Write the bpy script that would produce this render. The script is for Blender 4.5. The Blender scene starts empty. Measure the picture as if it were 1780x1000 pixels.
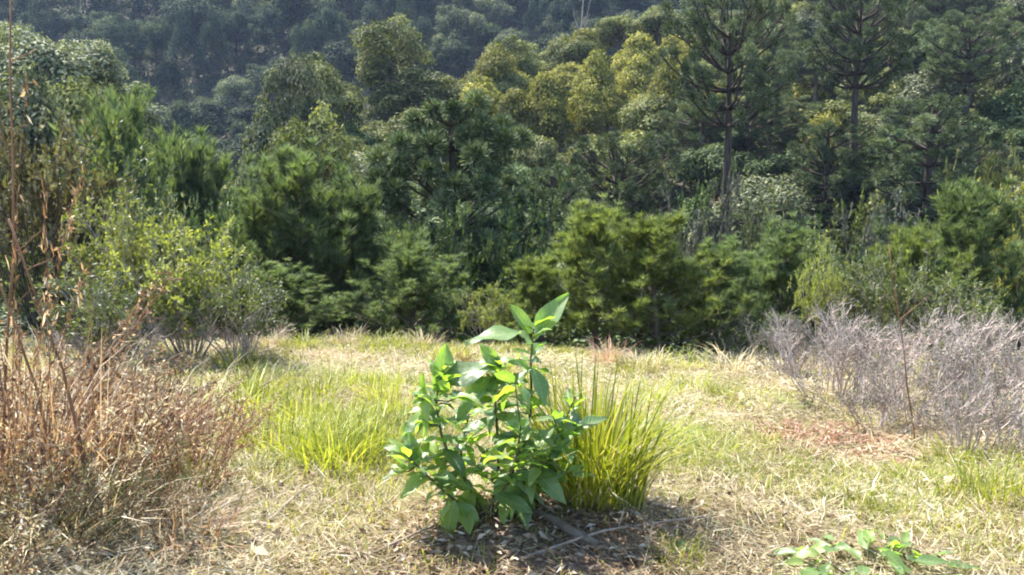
import bpy, math
import numpy as np
from mathutils import Vector, Matrix

# ---------------------------------------------------------------- camera, sky, sun, exposure
scene = bpy.context.scene
col = scene.collection
PITCH = math.radians(7.0); F = 1397.0; CAMZ = 1.55
cam_data = bpy.data.cameras.new('camera')
cam_data.sensor_width = 36.0
cam_data.lens = F / 1780.0 * 36.0
cam_data.clip_end = 2000.0
cam = bpy.data.objects.new('camera', cam_data); col.objects.link(cam)
cam.location = (0, 0, CAMZ); cam.rotation_euler = (math.pi / 2 - PITCH, 0, 0)
scene.camera = cam

SUN_EL, SUN_AZ = math.radians(59), math.radians(-50)      # azimuth from +Y, to the left
world = bpy.data.worlds.new('World'); scene.world = world; world.use_nodes = True
wn = world.node_tree; bg = wn.nodes['Background']
sky = wn.nodes.new('ShaderNodeTexSky'); sky.sky_type = 'NISHITA'; sky.sun_disc = False
sky.sun_elevation = SUN_EL; sky.sun_rotation = SUN_AZ; sky.altitude = 900
wn.links.new(sky.outputs[0], bg.inputs[0]); bg.inputs[1].default_value = 0.15
sun_data = bpy.data.lights.new('sun', 'SUN'); sun_data.energy = 5.0; sun_data.angle = math.radians(0.5)
sun_data.color = (1.0, 0.95, 0.86)
sun = bpy.data.objects.new('sun', sun_data); col.objects.link(sun)
to_sun = Vector((math.sin(SUN_AZ) * math.cos(SUN_EL), math.cos(SUN_AZ) * math.cos(SUN_EL), math.sin(SUN_EL)))
sun.rotation_euler = to_sun.to_track_quat('Z', 'Y').to_euler(); sun.location = (-30, 60, 120)
scene.view_settings.view_transform = 'Standard'; scene.view_settings.look = 'None'
scene.view_settings.exposure = 1.85; scene.view_settings.gamma = 1.0
scene.view_settings.use_curve_mapping = False
scene.render.engine = 'CYCLES'
cy = scene.cycles
cy.use_denoising = True; cy.max_bounces = 8; cy.diffuse_bounces = 4; cy.transmission_bounces = 5
cy.glossy_bounces = 2; cy.volume_bounces = 0; cy.transparent_max_bounces = 6
cy.filter_width = 2.0; cy.use_adaptive_sampling = True; cy.adaptive_threshold = .025

# ---------------------------------------------------------------- maths helpers
CP, SP = math.cos(PITCH), math.sin(PITCH)
def R(seed): return np.random.default_rng(seed)
def unit(v): return v / np.maximum(np.linalg.norm(v, axis=-1, keepdims=True), 1e-9)
def hashn(ix, iy, s):
    n = (ix * 374761393 + iy * 668265263 + s * 982451653) & 0xffffffff
    n = ((n ^ (n >> 13)) * 1274126177) & 0xffffffff
    return ((n ^ (n >> 16)) & 0xffff) / 65535.0
def noise(x, y, s=0):
    x = np.asarray(x, float); y = np.asarray(y, float)
    ix = np.floor(x).astype(np.int64); iy = np.floor(y).astype(np.int64)
    fx = x - ix; fy = y - iy; fx = fx * fx * (3 - 2 * fx); fy = fy * fy * (3 - 2 * fy)
    a, b = hashn(ix, iy, s), hashn(ix + 1, iy, s); c, d = hashn(ix, iy + 1, s), hashn(ix + 1, iy + 1, s)
    return (a * (1 - fx) + b * fx) * (1 - fy) + (c * (1 - fx) + d * fx) * fy
def fbm(x, y, s=0, o=3):
    t = 0; a = .5
    for i in range(o): t = t + a * noise(x * 2**i, y * 2**i, s + i); a *= .5
    return t
def softplus(t, k): return np.log1p(np.exp(np.clip(t / k, -30, 30))) * k
def smax(a, b, k):
    m = np.maximum(a, b); return m + k * np.log(np.exp((a - m) / k) + np.exp((b - m) / k))
CX = [-120, -62, -34, -26, -20, -12, 2, 15, 60, 160]
CYY = [80, 72, 62, 66, 72, 88, 100, 108, 128, 160]
CZ = [20, 13, 4, -8, -4, 5, 10, 15, 30, 60]
def height(x, y):
    x = np.asarray(x, float); y = np.asarray(y, float)
    e = 11.6 - 1.2 * np.tanh(x / 4.0) + 0.8 * (noise(x * .4, 0 * x, 5) - .5)
    z = -0.06 * y - 0.36 * softplus(y - e - .6, .7)
    z = smax(z, -13.0 + 0 * x, 1.5)
    cyy = np.interp(x, CX, CYY); cz = np.interp(x, CX, CZ)
    fs = (cz + 14) / (cyy - 42)
    sp = np.where(y < cyy, cz - fs * (cyy - y), cz - .35 * (y - cyy))
    z = smax(z, sp, 1.2)
    z = smax(z, 1 + .6 * (y - 150) + 5 * (fbm(x / 40, y / 40, 9) - .5), 3.0)
    near = np.clip((14 - y) / 3, 0, 1)
    z = z + near * (.16 * (fbm(x * .8, y * .8, 2) - .45) + .055 * (fbm(x * 3.5, y * 3.5, 3, 2) - .4))
    z = z + .17 * np.exp(-(((x - .05) / .6)**2 + ((y - 4.1) / .5)**2))      # mound under the sapling
    z = z + .22 * np.exp(-(((x + 2.2) / .8)**2 + ((y - 3.6) / 1.3)**2))
    return z
def h1(x, y): return float(height(np.array([x]), np.array([y]))[0])
def ray(px, py):
    u = (px - 890) / F; v = (500 - py) / F
    return np.array([u, CP + v * SP, -SP + v * CP])
def at(px, py, y):
    d = ray(px, py); t = y / d[1]; return np.array([d[0] * t, y, CAMZ + d[2] * t])
def on_ground(px, py):
    d = ray(px, py); d = d / d[1]
    ys = np.arange(1.5, 60, .02)
    g = CAMZ + d[2] * ys - height(d[0] * ys, ys)
    y = ys[np.argmax(g < 0)]
    return np.array([d[0] * y, y, h1(d[0] * y, y)])
def project(p):
    dx, dy, dz = p[0], p[1], p[2] - CAMZ
    fw = dy * CP - dz * SP; up = dy * SP + dz * CP
    return 890 + F * dx / fw, 500 - F * up / fw

# ---------------------------------------------------------------- mesh helpers
def mesh(name, V, Fc, tone=None, smooth=False, mat=None, uv=None):
    V = np.ascontiguousarray(V, np.float32); Fc = np.ascontiguousarray(Fc, np.int32)
    me = bpy.data.meshes.new(name); k = Fc.shape[1]; n = len(Fc)
    me.vertices.add(len(V)); me.vertices.foreach_set('co', V.ravel())
    me.loops.add(n * k); me.loops.foreach_set('vertex_index', Fc.ravel())
    me.polygons.add(n); me.polygons.foreach_set('loop_start', np.arange(0, n * k, k, dtype=np.int32))
    me.polygons.foreach_set('use_smooth', np.full(n, smooth, bool))
    if uv is not None:
        l = me.uv_layers.new(name='UVMap'); l.data.foreach_set('uv', np.ascontiguousarray(uv[Fc.ravel()], np.float32).ravel())
    me.update(calc_edges=True)
    if tone is not None:
        a = me.attributes.new('tone', 'FLOAT', 'FACE'); a.data.foreach_set('value', np.ascontiguousarray(tone, np.float32))
    if mat: me.materials.append(mat)
    return me
def cards(P, A, N, L, W, fold=.12):
    """small folded leaves: base, two shoulders, tip"""
    n = len(P); A = unit(A); B = unit(np.cross(A, N)); N = np.cross(B, A)
    L = np.broadcast_to(L, n)[:, None]; W = np.broadcast_to(W, n)[:, None]
    V = np.stack([P, P + A * L * .45 + B * W * .5 + N * W * fold, P + A * L, P + A * L * .45 - B * W * .5 + N * W * fold], 1).reshape(-1, 3)
    i = np.arange(n)[:, None] * 4
    Fc = np.concatenate([i + [0, 1, 2], i + [0, 2, 3]], 1).reshape(-1, 3)
    return V, Fc
def spikes(P, A, L, W, rng):
    n = len(P); A = unit(A); B = unit(np.cross(A, rng.normal(size=(n, 3))))
    L = np.broadcast_to(L, n)[:, None]; W = np.broadcast_to(W, n)[:, None]
    V = np.stack([P - B * W * .5, P + B * W * .5, P + A * L], 1).reshape(-1, 3)
    return V, np.arange(3 * n).reshape(-1, 3)
def prisms(p0, p1, r0, r1, k=3):
    n = len(p0); A = unit(p1 - p0)
    ref = np.where(np.abs(A[:, 2:3]) < .9, [[0, 0, 1.]], [[1., 0, 0]])
    B = unit(np.cross(A, ref)); C = np.cross(A, B)
    th = np.arange(k) * 2 * np.pi / k
    c, s = np.cos(th)[None, :, None], np.sin(th)[None, :, None]
    off = B[:, None] * c + C[:, None] * s
    V = np.concatenate([p0[:, None] + off * np.asarray(r0)[:, None, None], p1[:, None] + off * np.asarray(r1)[:, None, None]], 1).reshape(-1, 3)
    j = np.arange(k); q = np.stack([j, (j + 1) % k, (j + 1) % k + k, j + k], 1)
    Fc = (np.arange(n)[:, None, None] * 2 * k + q[None]).reshape(-1, 4)
    return V, Fc
def tube(pts, rad, k=8):
    pts = np.asarray(pts, float); m = len(pts)
    T = unit(np.gradient(pts, axis=0)); ref = np.array([.3, .2, 1.]) if abs(T[0][2]) < .9 else np.array([1., .2, 0])
    B = unit(np.cross(T, ref)); C = np.cross(T, B)
    th = np.arange(k) * 2 * np.pi / k
    V = (pts[:, None] + (B[:, None] * np.cos(th)[None, :, None] + C[:, None] * np.sin(th)[None, :, None]) * np.asarray(rad, float)[:, None, None]).reshape(-1, 3)
    j = np.arange(k); q = np.stack([j, (j + 1) % k, (j + 1) % k + k, j + k], 1)
    Fc = (np.arange(m - 1)[:, None, None] * k + q[None]).reshape(-1, 4)
    return V, Fc
def join(parts):
    Vs, Fs, o = [], [], 0
    for V, Fc in parts: Vs.append(V); Fs.append(Fc + o); o += len(V)
    return np.concatenate(Vs), np.concatenate(Fs)
def curve(p0, d, length, n, bend, rng, wob=.1):
    """polyline that starts along d and is pulled by bend"""
    p = np.array(p0, float); d = np.array(d, float); out = [p.copy()]
    for i in range(n):
        d = d + np.array(bend) / n + rng.normal(size=3) * wob / n**.5; d /= np.linalg.norm(d)
        p = p + d * length / n; out.append(p.copy())
    return np.array(out)

# ---------------------------------------------------------------- object helpers
def link(name, data, parent=None, mat=None, loc=None):
    o = bpy.data.objects.new(name, data); col.objects.link(o); o.parent = parent
    if loc is not None: o.location = loc
    if mat is not None and data is not None:
        if not data.materials: data.materials.append(mat)
        o.material_slots[0].link = 'OBJECT'; o.material_slots[0].material = mat
    return o
def tag(o, label, cat, group=None):
    o['label'] = label; o['category'] = cat
    if group: o['group'] = group
    return o
def thing(name, label, cat, loc, rz=0, scale=(1, 1, 1), group=None):
    o = link(name, None); o.empty_display_size = .2
    o.location = [float(v) for v in loc]; o.rotation_euler = (0, 0, rz); o.scale = scale
    return tag(o, label, cat, group)

# ---------------------------------------------------------------- materials
def nodes(name):
    m = bpy.data.materials.new(name); m.use_nodes = True; nt = m.node_tree; nt.nodes.clear()
    out = nt.nodes.new('ShaderNodeOutputMaterial'); return m, nt, out
def ramp(nt, fac, cols, pos=None):
    r = nt.nodes.new('ShaderNodeValToRGB'); el = r.color_ramp.elements
    n = len(cols)
    for i in range(n - 2): el.new(.5)
    for i, c in enumerate(cols):
        el[i].position = (i / (n - 1)) if pos is None else pos[i]; el[i].color = (*c, 1)
    nt.links.new(fac, r.inputs[0]); return r.outputs[0]
def leaf_mat(name, cols, trans=.4, rough=.55, spec=.35, tint=(1.15, 1.2, .5), objvar=.3):
    m, nt, out = nodes(name); L = nt.links
    at_ = nt.nodes.new('ShaderNodeAttribute'); at_.attribute_name = 'tone'
    c = ramp(nt, at_.outputs['Fac'], cols)
    oi = nt.nodes.new('ShaderNodeObjectInfo')
    mr = nt.nodes.new('ShaderNodeMapRange'); mr.inputs[3].default_value = 1 - objvar; mr.inputs[4].default_value = 1 + objvar
    L.new(oi.outputs['Random'], mr.inputs[0])
    hs = nt.nodes.new('ShaderNodeHueSaturation'); L.new(c, hs.inputs['Color']); L.new(mr.outputs[0], hs.inputs['Value'])
    p = nt.nodes.new('ShaderNodeBsdfPrincipled'); L.new(hs.outputs[0], p.inputs['Base Color'])
    p.inputs['Roughness'].default_value = rough; p.inputs['Specular IOR Level'].default_value = spec
    t = nt.nodes.new('ShaderNodeBsdfTranslucent')
    mx = nt.nodes.new('ShaderNodeMix'); mx.data_type = 'RGBA'; mx.blend_type = 'MULTIPLY'; mx.inputs[0].default_value = 1
    L.new(hs.outputs[0], mx.inputs[6]); mx.inputs[7].default_value = (*tint, 1); L.new(mx.outputs[2], t.inputs[0])
    s = nt.nodes.new('ShaderNodeMixShader'); s.inputs[0].default_value = trans
    L.new(p.outputs[0], s.inputs[1]); L.new(t.outputs[0], s.inputs[2]); L.new(s.outputs[0], out.inputs[0])
    return m
def bark_mat(name, a, b, scale=8, rough=.9):
    m, nt, out = nodes(name); L = nt.links
    tc = nt.nodes.new('ShaderNodeTexCoord'); mp = nt.nodes.new('ShaderNodeMapping'); mp.inputs['Scale'].default_value = (1, 1, .25)
    L.new(tc.outputs['Object'], mp.inputs[0])
    n = nt.nodes.new('ShaderNodeTexNoise'); n.inputs['Scale'].default_value = scale; n.inputs['Detail'].default_value = 5
    L.new(mp.outputs[0], n.inputs['Vector'])
    c = ramp(nt, n.outputs['Fac'], [a, b], [.3, .7])
    p = nt.nodes.new('ShaderNodeBsdfPrincipled'); L.new(c, p.inputs['Base Color']); p.inputs['Roughness'].default_value = rough
    p.inputs['Specular IOR Level'].default_value = .2
    bp = nt.nodes.new('ShaderNodeBump'); bp.inputs['Strength'].default_value = .5; bp.inputs['Distance'].default_value = .02
    L.new(n.outputs['Fac'], bp.inputs['Height']); L.new(bp.outputs[0], p.inputs['Normal']); L.new(p.outputs[0], out.inputs[0])
    return m
M = {
 'bark': bark_mat('bark', (.05, .035, .025), (.16, .13, .10)),
 'bark_dark': bark_mat('bark_dark', (.02, .015, .012), (.07, .055, .045)),
 'bark_pale': bark_mat('bark_pale', (.16, .13, .11), (.36, .32, .28)),
 'stem_green': bark_mat('stem_green', (.05, .07, .02), (.12, .10, .05), 20),
 'wood_dry': bark_mat('wood_dry', (.14, .10, .075), (.38, .31, .24), 14),
 'stem_rust': bark_mat('stem_rust', (.10, .05, .03), (.26, .14, .08), 20),
 'twig_grey': leaf_mat('twig_grey', [(.19, .135, .11), (.40, .32, .275), (.57, .48, .43)], 0, .8, .2),
 'far': leaf_mat('foliage_far', [(.016, .03, .018), (.05, .072, .036), (.14, .16, .085)], .3, .7, .08),  # darkened: the far hillside's shade is put into the leaf colour
 'far_dark': leaf_mat('foliage_far_dark', [(.010, .02, .014), (.028, .044, .026), (.075, .095, .058)], .25, .7, .08),  # darker crowns, with the same hillside shade in their colour
 'far_pale': leaf_mat('foliage_far_pale', [(.035, .05, .03), (.10, .12, .07), (.23, .24, .15)], .3, .7, .08),
 'olive': leaf_mat('foliage_olive', [(.045, .058, .018), (.14, .155, .05), (.32, .32, .13)], .25, .6, .12),
 'grey': leaf_mat('foliage_grey', [(.045, .06, .03), (.15, .165, .09), (.34, .34, .21)], .25, .6, .12),
 'yellow': leaf_mat('foliage_yellow', [(.075, .085, .02), (.20, .195, .045), (.36, .32, .10)], .35, .6, .12),
 'green': leaf_mat('foliage_green', [(.026, .048, .018), (.085, .125, .045), (.22, .26, .12)], .25, .6, .12),
 'arau': leaf_mat('araucaria_needles', [(.026, .04, .02), (.085, .115, .055), (.28, .31, .16)], .15, .6, .15),
 'pine': leaf_mat('pine_needles', [(.045, .072, .036), (.12, .165, .08), (.28, .32, .17)], .48, .55, .2, objvar=.15),
 'pine_warm': leaf_mat('pine_needles_warm', [(.06, .085, .028), (.15, .185, .065), (.30, .33, .14)], .5, .55, .2, objvar=.15),
 'shrub_light': leaf_mat('shrub_leaves_light', [(.11, .13, .03), (.21, .23, .055), (.36, .36, .16)], .45, .5, .5),
 'shrub_mid': leaf_mat('shrub_leaves_mid', [(.05, .07, .02), (.10, .12, .04), (.18, .19, .09)], .4, .5, .5),
 'shrub_brown': leaf_mat('shrub_leaves_brown', [(.08, .065, .035), (.13, .115, .06), (.24, .22, .15)], .35, .6, .4),
 'mauve': leaf_mat('shrub_leaves_mauve', [(.05, .055, .036), (.10, .105, .07), (.17, .17, .12)], .3, .6, .4, (1.05, 1, .85)),
 'rust': leaf_mat('dead_leaves_rust', [(.06, .038, .026), (.19, .115, .07), (.36, .26, .17), (.66, .58, .47)], .35, .7, .3, (1.2, 1, .6)),
 'rust_bright': leaf_mat('dead_leaves_orange', [(.28, .15, .09), (.46, .30, .21), (.62, .50, .38)], .35, .7, .3, (1.15, 1, .7)),
 'straw': leaf_mat('straw', [(.13, .09, .055), (.36, .29, .17), (.60, .53, .36), (.80, .75, .62)], .3, .7, .3, (1.1, 1, .7)),
 'grass': leaf_mat('grass_green', [(.09, .13, .014), (.19, .24, .022), (.32, .34, .06), (.55, .50, .25)], .5, .5, .4, (1.25, 1.2, .35)),
 'grass_fresh': leaf_mat('grass_fresh', [(.09, .13, .014), (.20, .25, .022), (.34, .36, .055), (.52, .46, .18)], .5, .45, .4, (1.2, 1.15, .45)),
}
def ground_mat():
    m, nt, out = nodes('soil_and_thatch'); L = nt.links
    tc = nt.nodes.new('ShaderNodeTexCoord')
    a = nt.nodes.new('ShaderNodeTexNoise'); a.inputs['Scale'].default_value = .9; a.inputs['Detail'].default_value = 6; a.inputs['Roughness'].default_value = .7
    b = nt.nodes.new('ShaderNodeTexNoise'); b.inputs['Scale'].default_value = 22; b.inputs['Detail'].default_value = 6; b.inputs['Roughness'].default_value = .75
    L.new(tc.outputs['Object'], a.inputs[0]); L.new(tc.outputs['Object'], b.inputs[0])
    c1 = ramp(nt, b.outputs['Fac'], [(.07, .045, .03), (.22, .16, .09), (.40, .33, .19)], [.32, .5, .68])
    c2 = ramp(nt, b.outputs['Fac'], [(.05, .05, .02), (.14, .15, .04), (.30, .28, .11)], [.32, .5, .68])
    f = ramp(nt, a.outputs['Fac'], [(0, 0, 0), (1, 1, 1)], [.42, .58])
    mx = nt.nodes.new('ShaderNodeMix'); mx.data_type = 'RGBA'; L.new(f, mx.inputs[0]); L.new(c1, mx.inputs[6]); L.new(c2, mx.inputs[7])
    sp = nt.nodes.new('ShaderNodeSeparateXYZ'); L.new(tc.outputs['Object'], sp.inputs[0])
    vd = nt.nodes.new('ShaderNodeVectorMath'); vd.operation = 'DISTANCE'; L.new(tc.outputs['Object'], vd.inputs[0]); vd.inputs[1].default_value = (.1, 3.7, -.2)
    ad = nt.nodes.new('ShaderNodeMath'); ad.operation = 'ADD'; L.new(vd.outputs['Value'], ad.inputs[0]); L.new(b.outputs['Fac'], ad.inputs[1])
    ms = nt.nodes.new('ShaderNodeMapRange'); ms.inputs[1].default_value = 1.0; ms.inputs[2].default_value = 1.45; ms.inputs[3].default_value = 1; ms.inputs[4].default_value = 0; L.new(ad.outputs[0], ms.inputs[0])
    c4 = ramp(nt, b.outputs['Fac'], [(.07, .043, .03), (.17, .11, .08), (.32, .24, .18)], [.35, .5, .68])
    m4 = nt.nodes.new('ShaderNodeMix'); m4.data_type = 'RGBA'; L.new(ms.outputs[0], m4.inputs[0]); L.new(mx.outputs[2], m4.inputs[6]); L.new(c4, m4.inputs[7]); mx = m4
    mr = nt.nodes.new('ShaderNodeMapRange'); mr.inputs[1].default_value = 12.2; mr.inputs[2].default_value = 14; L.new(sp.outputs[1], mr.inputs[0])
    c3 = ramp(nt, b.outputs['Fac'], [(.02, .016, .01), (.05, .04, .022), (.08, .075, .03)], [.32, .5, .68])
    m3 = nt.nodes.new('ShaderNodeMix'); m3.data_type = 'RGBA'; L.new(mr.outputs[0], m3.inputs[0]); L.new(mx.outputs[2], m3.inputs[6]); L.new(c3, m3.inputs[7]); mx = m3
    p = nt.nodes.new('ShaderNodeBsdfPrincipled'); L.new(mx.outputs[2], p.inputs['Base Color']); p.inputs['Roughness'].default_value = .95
    bp = nt.nodes.new('ShaderNodeBump'); bp.inputs['Strength'].default_value = .8; bp.inputs['Distance'].default_value = .03
    L.new(b.outputs['Fac'], bp.inputs['Height']); L.new(bp.outputs[0], p.inputs['Normal']); L.new(p.outputs[0], out.inputs[0])
    return m
M['ground'] = ground_mat()

# ---------------------------------------------------------------- terrain: one sheet
ys = np.concatenate([np.linspace(-60, 0, 14)[:-1], np.linspace(0, 14, 200)[:-1], 14 + (np.linspace(0, 1, 110)**1.5) * 386])
xs = np.concatenate([-(9 + (np.linspace(1, 0, 60)**1.6) * 291)[:-1], np.linspace(-9, 9, 180), (9 + (np.linspace(0, 1, 60)**1.6) * 291)[1:]])
gx, gy = np.meshgrid(xs, ys); gz = height(gx, gy)
nx, ny = len(xs), len(ys); ii = (np.arange(ny - 1)[:, None] * nx + np.arange(nx - 1)[None]).ravel()
t = link('terrain', mesh('terrain', np.stack([gx, gy, gz], -1).reshape(-1, 3), np.stack([ii, ii + 1, ii + nx + 1, ii + nx], 1), smooth=True, mat=M['ground']))
t['kind'] = 'structure'

# ---------------------------------------------------------------- tree makers (unit: metres, origin at the base)
def broadleaf(seed, H, rad, base, n_clump, n_leaf, leaf, top=1.0, clump=.34, droop=0.0):
    """trunk with limbs, crown of leaf clumps with gaps between them"""
    g = R(seed)
    cz = H * (base + 1) / 2; hz = H * (1 - base) / 2
    d = unit(g.normal(size=(n_clump, 3))); d[:, 2] = np.where(d[:, 2] < -.35, -d[:, 2], d[:, 2])
    rr = g.uniform(.5, 1, n_clump)**.6
    lob = unit(g.normal(size=(5, 3))); amp = g.uniform(.1, .55, 5)
    irr = .72 + (np.maximum(0, d @ lob.T - .25) * amp).sum(1)
    taper = 1 - top * .35 * d[:, 2]
    C = d * (rr * irr)[:, None] * np.stack([rad * taper, rad * taper, np.full(n_clump, hz)], 1) * (1 - clump * .4) + [0, 0, cz]
    C[:, :2] *= g.uniform(.8, 1.15, (n_clump, 1)); C[:, :2] += g.normal(size=2) * rad * .08
    cr = rad * clump * g.uniform(.55, 1.3, n_clump)
    parts = []; P0 = []; P1 = []; r0 = []; r1 = []
    tr = np.array([[0, 0, -.5], [g.normal() * .1, g.normal() * .1, H * base * .6], [g.normal() * .2, g.normal() * .2, H * base + hz * .5], [0, 0, H * .82]])
    r = max(.07, H * .016)
    parts.append(tube(tr, [r * 1.4, r, r * .7, r * .25], 7))
    for c in C[g.permutation(n_clump)[:26]]:
        z = np.clip(c[2] - g.uniform(.15, .5) * np.hypot(c[0], c[1]) - hz * .15, H * base * .5, H * .8)
        s = np.array([0, 0, z]); m = (s + c) / 2 + [0, 0, -.05 * H * .2]
        P0 += [s, m]; P1 += [m, c]; r0 += [r * .42, r * .28]; r1 += [r * .28, r * .1]
    parts.append(prisms(np.array(P0), np.array(P1), np.array(r0), np.array(r1), 5))
    n = n_leaf; k = g.choice(n_clump, n, p=cr**2 / (cr**2).sum())
    u = unit(g.normal(size=(n, 3))); u[:, 2] = np.where((u[:, 2] < -.1) & (g.random(n) < .75), -u[:, 2], u[:, 2])
    P = C[k] + u * (cr[k] * g.uniform(.6, 1.08, n)**.7)[:, None] * [1, 1, .8]
    P += g.normal(size=(n, 3)) * leaf * .35
    N = unit(u + g.normal(size=(n, 3)) * .34 + [0, 0, .3])
    A = np.cross(N, g.normal(size=(n, 3))) + [0, 0, -droop]
    V, Fc = cards(P - unit(A) * leaf * .5, A, N, leaf * g.uniform(.6, 1.4, n), leaf * g.uniform(.4, .8, n))
    tone = np.clip(g.normal(.42, .28, n) + g.normal(0, .2, n_clump)[k], 0, 1)
    Vt, Ft = join(parts)
    return mesh('trunk', Vt, Ft, smooth=True, mat=M['bark']), mesh('crown', V, Fc, np.repeat(tone, 2), mat=M['olive'])

def araucaria(seed, H, rad, crown_base, whorls, per, tuft=.42, needles=130, flat=.0, rise=.35, subs=3):
    """straight trunk, candelabra limbs that turn up, a round tuft of spiky twigs at every tip"""
    g = R(seed); parts = [tube([[0, 0, -.5], [0, 0, H * .35], [.1, 0, H * .7], [0, 0, H * .97]], [H * .022, H * .018, H * .013, H * .006], 9)]
    P0, P1, r0, r1, tips, tdir = [], [], [], [], [], []
    for w in range(whorls):
        f = (w + .5) / whorls
        z0 = H * (crown_base + (1 - crown_base) * f * .93)
        prof = math.sqrt(max(0.03, 1 - (f * (1 - flat * .55))**2)) if flat < .5 else (.75 + .3 * math.sin(f * 3.0))
        Lb = rad * prof; a0 = g.uniform(0, 7)
        for b in range(per):
            a = a0 + b * 2 * math.pi / per + g.normal() * .2
            l = Lb * g.uniform(.72, 1.12)
            d = np.array([math.cos(a), math.sin(a), -.08 if f < .5 else .25])
            pts = curve([0, 0, z0], d, l * 1.08, 6, [0, 0, rise * 1.6], g, .12)
            rb = H * .0055 * (1.1 - .5 * f)
            rads = np.linspace(rb, rb * .4, 7)
            P0 += list(pts[:-1]); P1 += list(pts[1:]); r0 += list(rads[:-1]); r1 += list(rads[1:])
            tips.append(pts[-1]); tdir.append(pts[-1] - pts[-2])
            for s in range(subs):
                j = g.integers(3, 6); q = pts[j]
                e = unit(np.array([math.cos(a), math.sin(a), .3]) + g.normal(size=3) * [.8, .8, .4])
                tp = q + e * l * g.uniform(.16, .34); tp[2] += .1 * l * g.random()
                P0.append(q); P1.append(tp); r0.append(rb * .5); r1.append(rb * .3); tips.append(tp); tdir.append(e)
    tips.append(np.array([0, 0, H])); tdir.append(np.array([0, 0, 1.]))
    parts.append(prisms(np.array(P0), np.array(P1), np.array(r0), np.array(r1), 5))
    tips = np.array(tips); tdir = unit(np.array(tdir)); keep = []
    for i in g.permutation(len(tips)):
        if all(np.linalg.norm(tips[i] - tips[j]) > tuft * 1.3 for j in keep): keep.append(i)
    tips, tdir = tips[keep], tdir[keep]; nt_ = len(tips)
    n = nt_ * needles; k = np.repeat(np.arange(nt_), needles)
    u = unit(g.normal(size=(n, 3)) + tdir[k] * .25 + [0, 0, .45])
    sc = tuft * g.uniform(.75, 1.2, nt_)[k]
    P = tips[k] + u * (sc * g.uniform(.1, .62, n))[:, None] - tdir[k] * (sc * .35)[:, None]
    N = g.normal(size=(n, 3)) + [0, 0, .6]
    V, Fc = cards(P, u + g.normal(size=(n, 3)) * .35, N, sc * g.uniform(.24, .42, n), .034 * g.uniform(.7, 1.4, n) * tuft / .5)
    tone = np.clip(g.normal(.42, .2, n) + g.normal(0, .12, nt_)[k], 0, 1)
    Vt, Ft = join(parts)
    return mesh('trunk', Vt, Ft, smooth=True, mat=M['bark_dark']), mesh('crown', V, Fc, np.repeat(tone, 2), mat=M['arau'])

def pine(seed, H, rad, n_br=70, fas=22, need=11, nl=.2, nw=.011):
    """young long-needled pine: upswept limbs clothed in brushes of needles down to the ground"""
    g = R(seed); lean = g.normal(size=2) * .05 * H
    parts = [tube([[0, 0, -.3], [lean[0] * .3, lean[1] * .3, H * .4], [lean[0], lean[1], H * .97]], [H * .017 + .01, H * .012, .006], 7)]
    P0, P1, r0, r1, S, D = [], [], [], [], [], []
    for b in range(n_br):
        f = (b + .5) / n_br; z = H * (.05 + .9 * f); a = b * 2.4 + g.normal() * .3
        l = rad * (1.0 - f**1.6 * .72) * g.uniform(.45, 1.3)
        up = .55 + .9 * f
        pts = curve([lean[0] * f, lean[1] * f, z], [math.cos(a), math.sin(a), up * .8], l, 6, [0, 0, .9], g, .4)
        rads = np.linspace(.012 + .006 * H * (1 - f) * .6, .004, 7)
        P0 += list(pts[:-1]); P1 += list(pts[1:]); r0 += list(rads[:-1]); r1 += list(rads[1:])
        twigs = [pts]
        for s in range(7):
            j = g.integers(1, 7); dd = unit((pts[j] - pts[j - 1]) / np.linalg.norm(pts[j] - pts[j - 1]) * .5 + g.normal(size=3) * .35 + [0, 0, .75])
            tw = curve(pts[j], dd, H * g.uniform(.05, .13), 3, [0, 0, .5], g, .2); twigs.append(tw)
            P0 += list(tw[:-1]); P1 += list(tw[1:]); r0 += [.005] * 3; r1 += [.004] * 3
        for tw in twigs:
            m = fas // 2
            t_ = g.uniform(.35 if tw is pts else .15, 1, m)**.8 * (len(tw) - 1.001)
            i0 = t_.astype(int); fr = (t_ - i0)[:, None]
            S.append(tw[i0] * (1 - fr) + tw[i0 + 1] * fr); D.append(tw[i0 + 1] - tw[i0])
    S = np.concatenate(S); D = unit(np.concatenate(D)); m = len(S); k = np.repeat(np.arange(m), need); n = len(k)
    A = unit(D[k] * .8 + unit(g.normal(size=(n, 3))) * .7 + [0, 0, .2])
    V, Fc = spikes(S[k], A, nl * g.uniform(.7, 1.2, n), nw * g.uniform(.8, 1.3, n), g)
    tone = np.clip(g.normal(.42, .17, n) + g.normal(0, .16, m)[k], 0, 1)
    parts.append(prisms(np.array(P0), np.array(P1), np.array(r0), np.array(r1), 4)); Vt, Ft = join(parts)
    return mesh('trunk', Vt, Ft, smooth=True, mat=M['bark']), mesh('crown', V, Fc, tone, mat=M['pine'])

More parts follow.
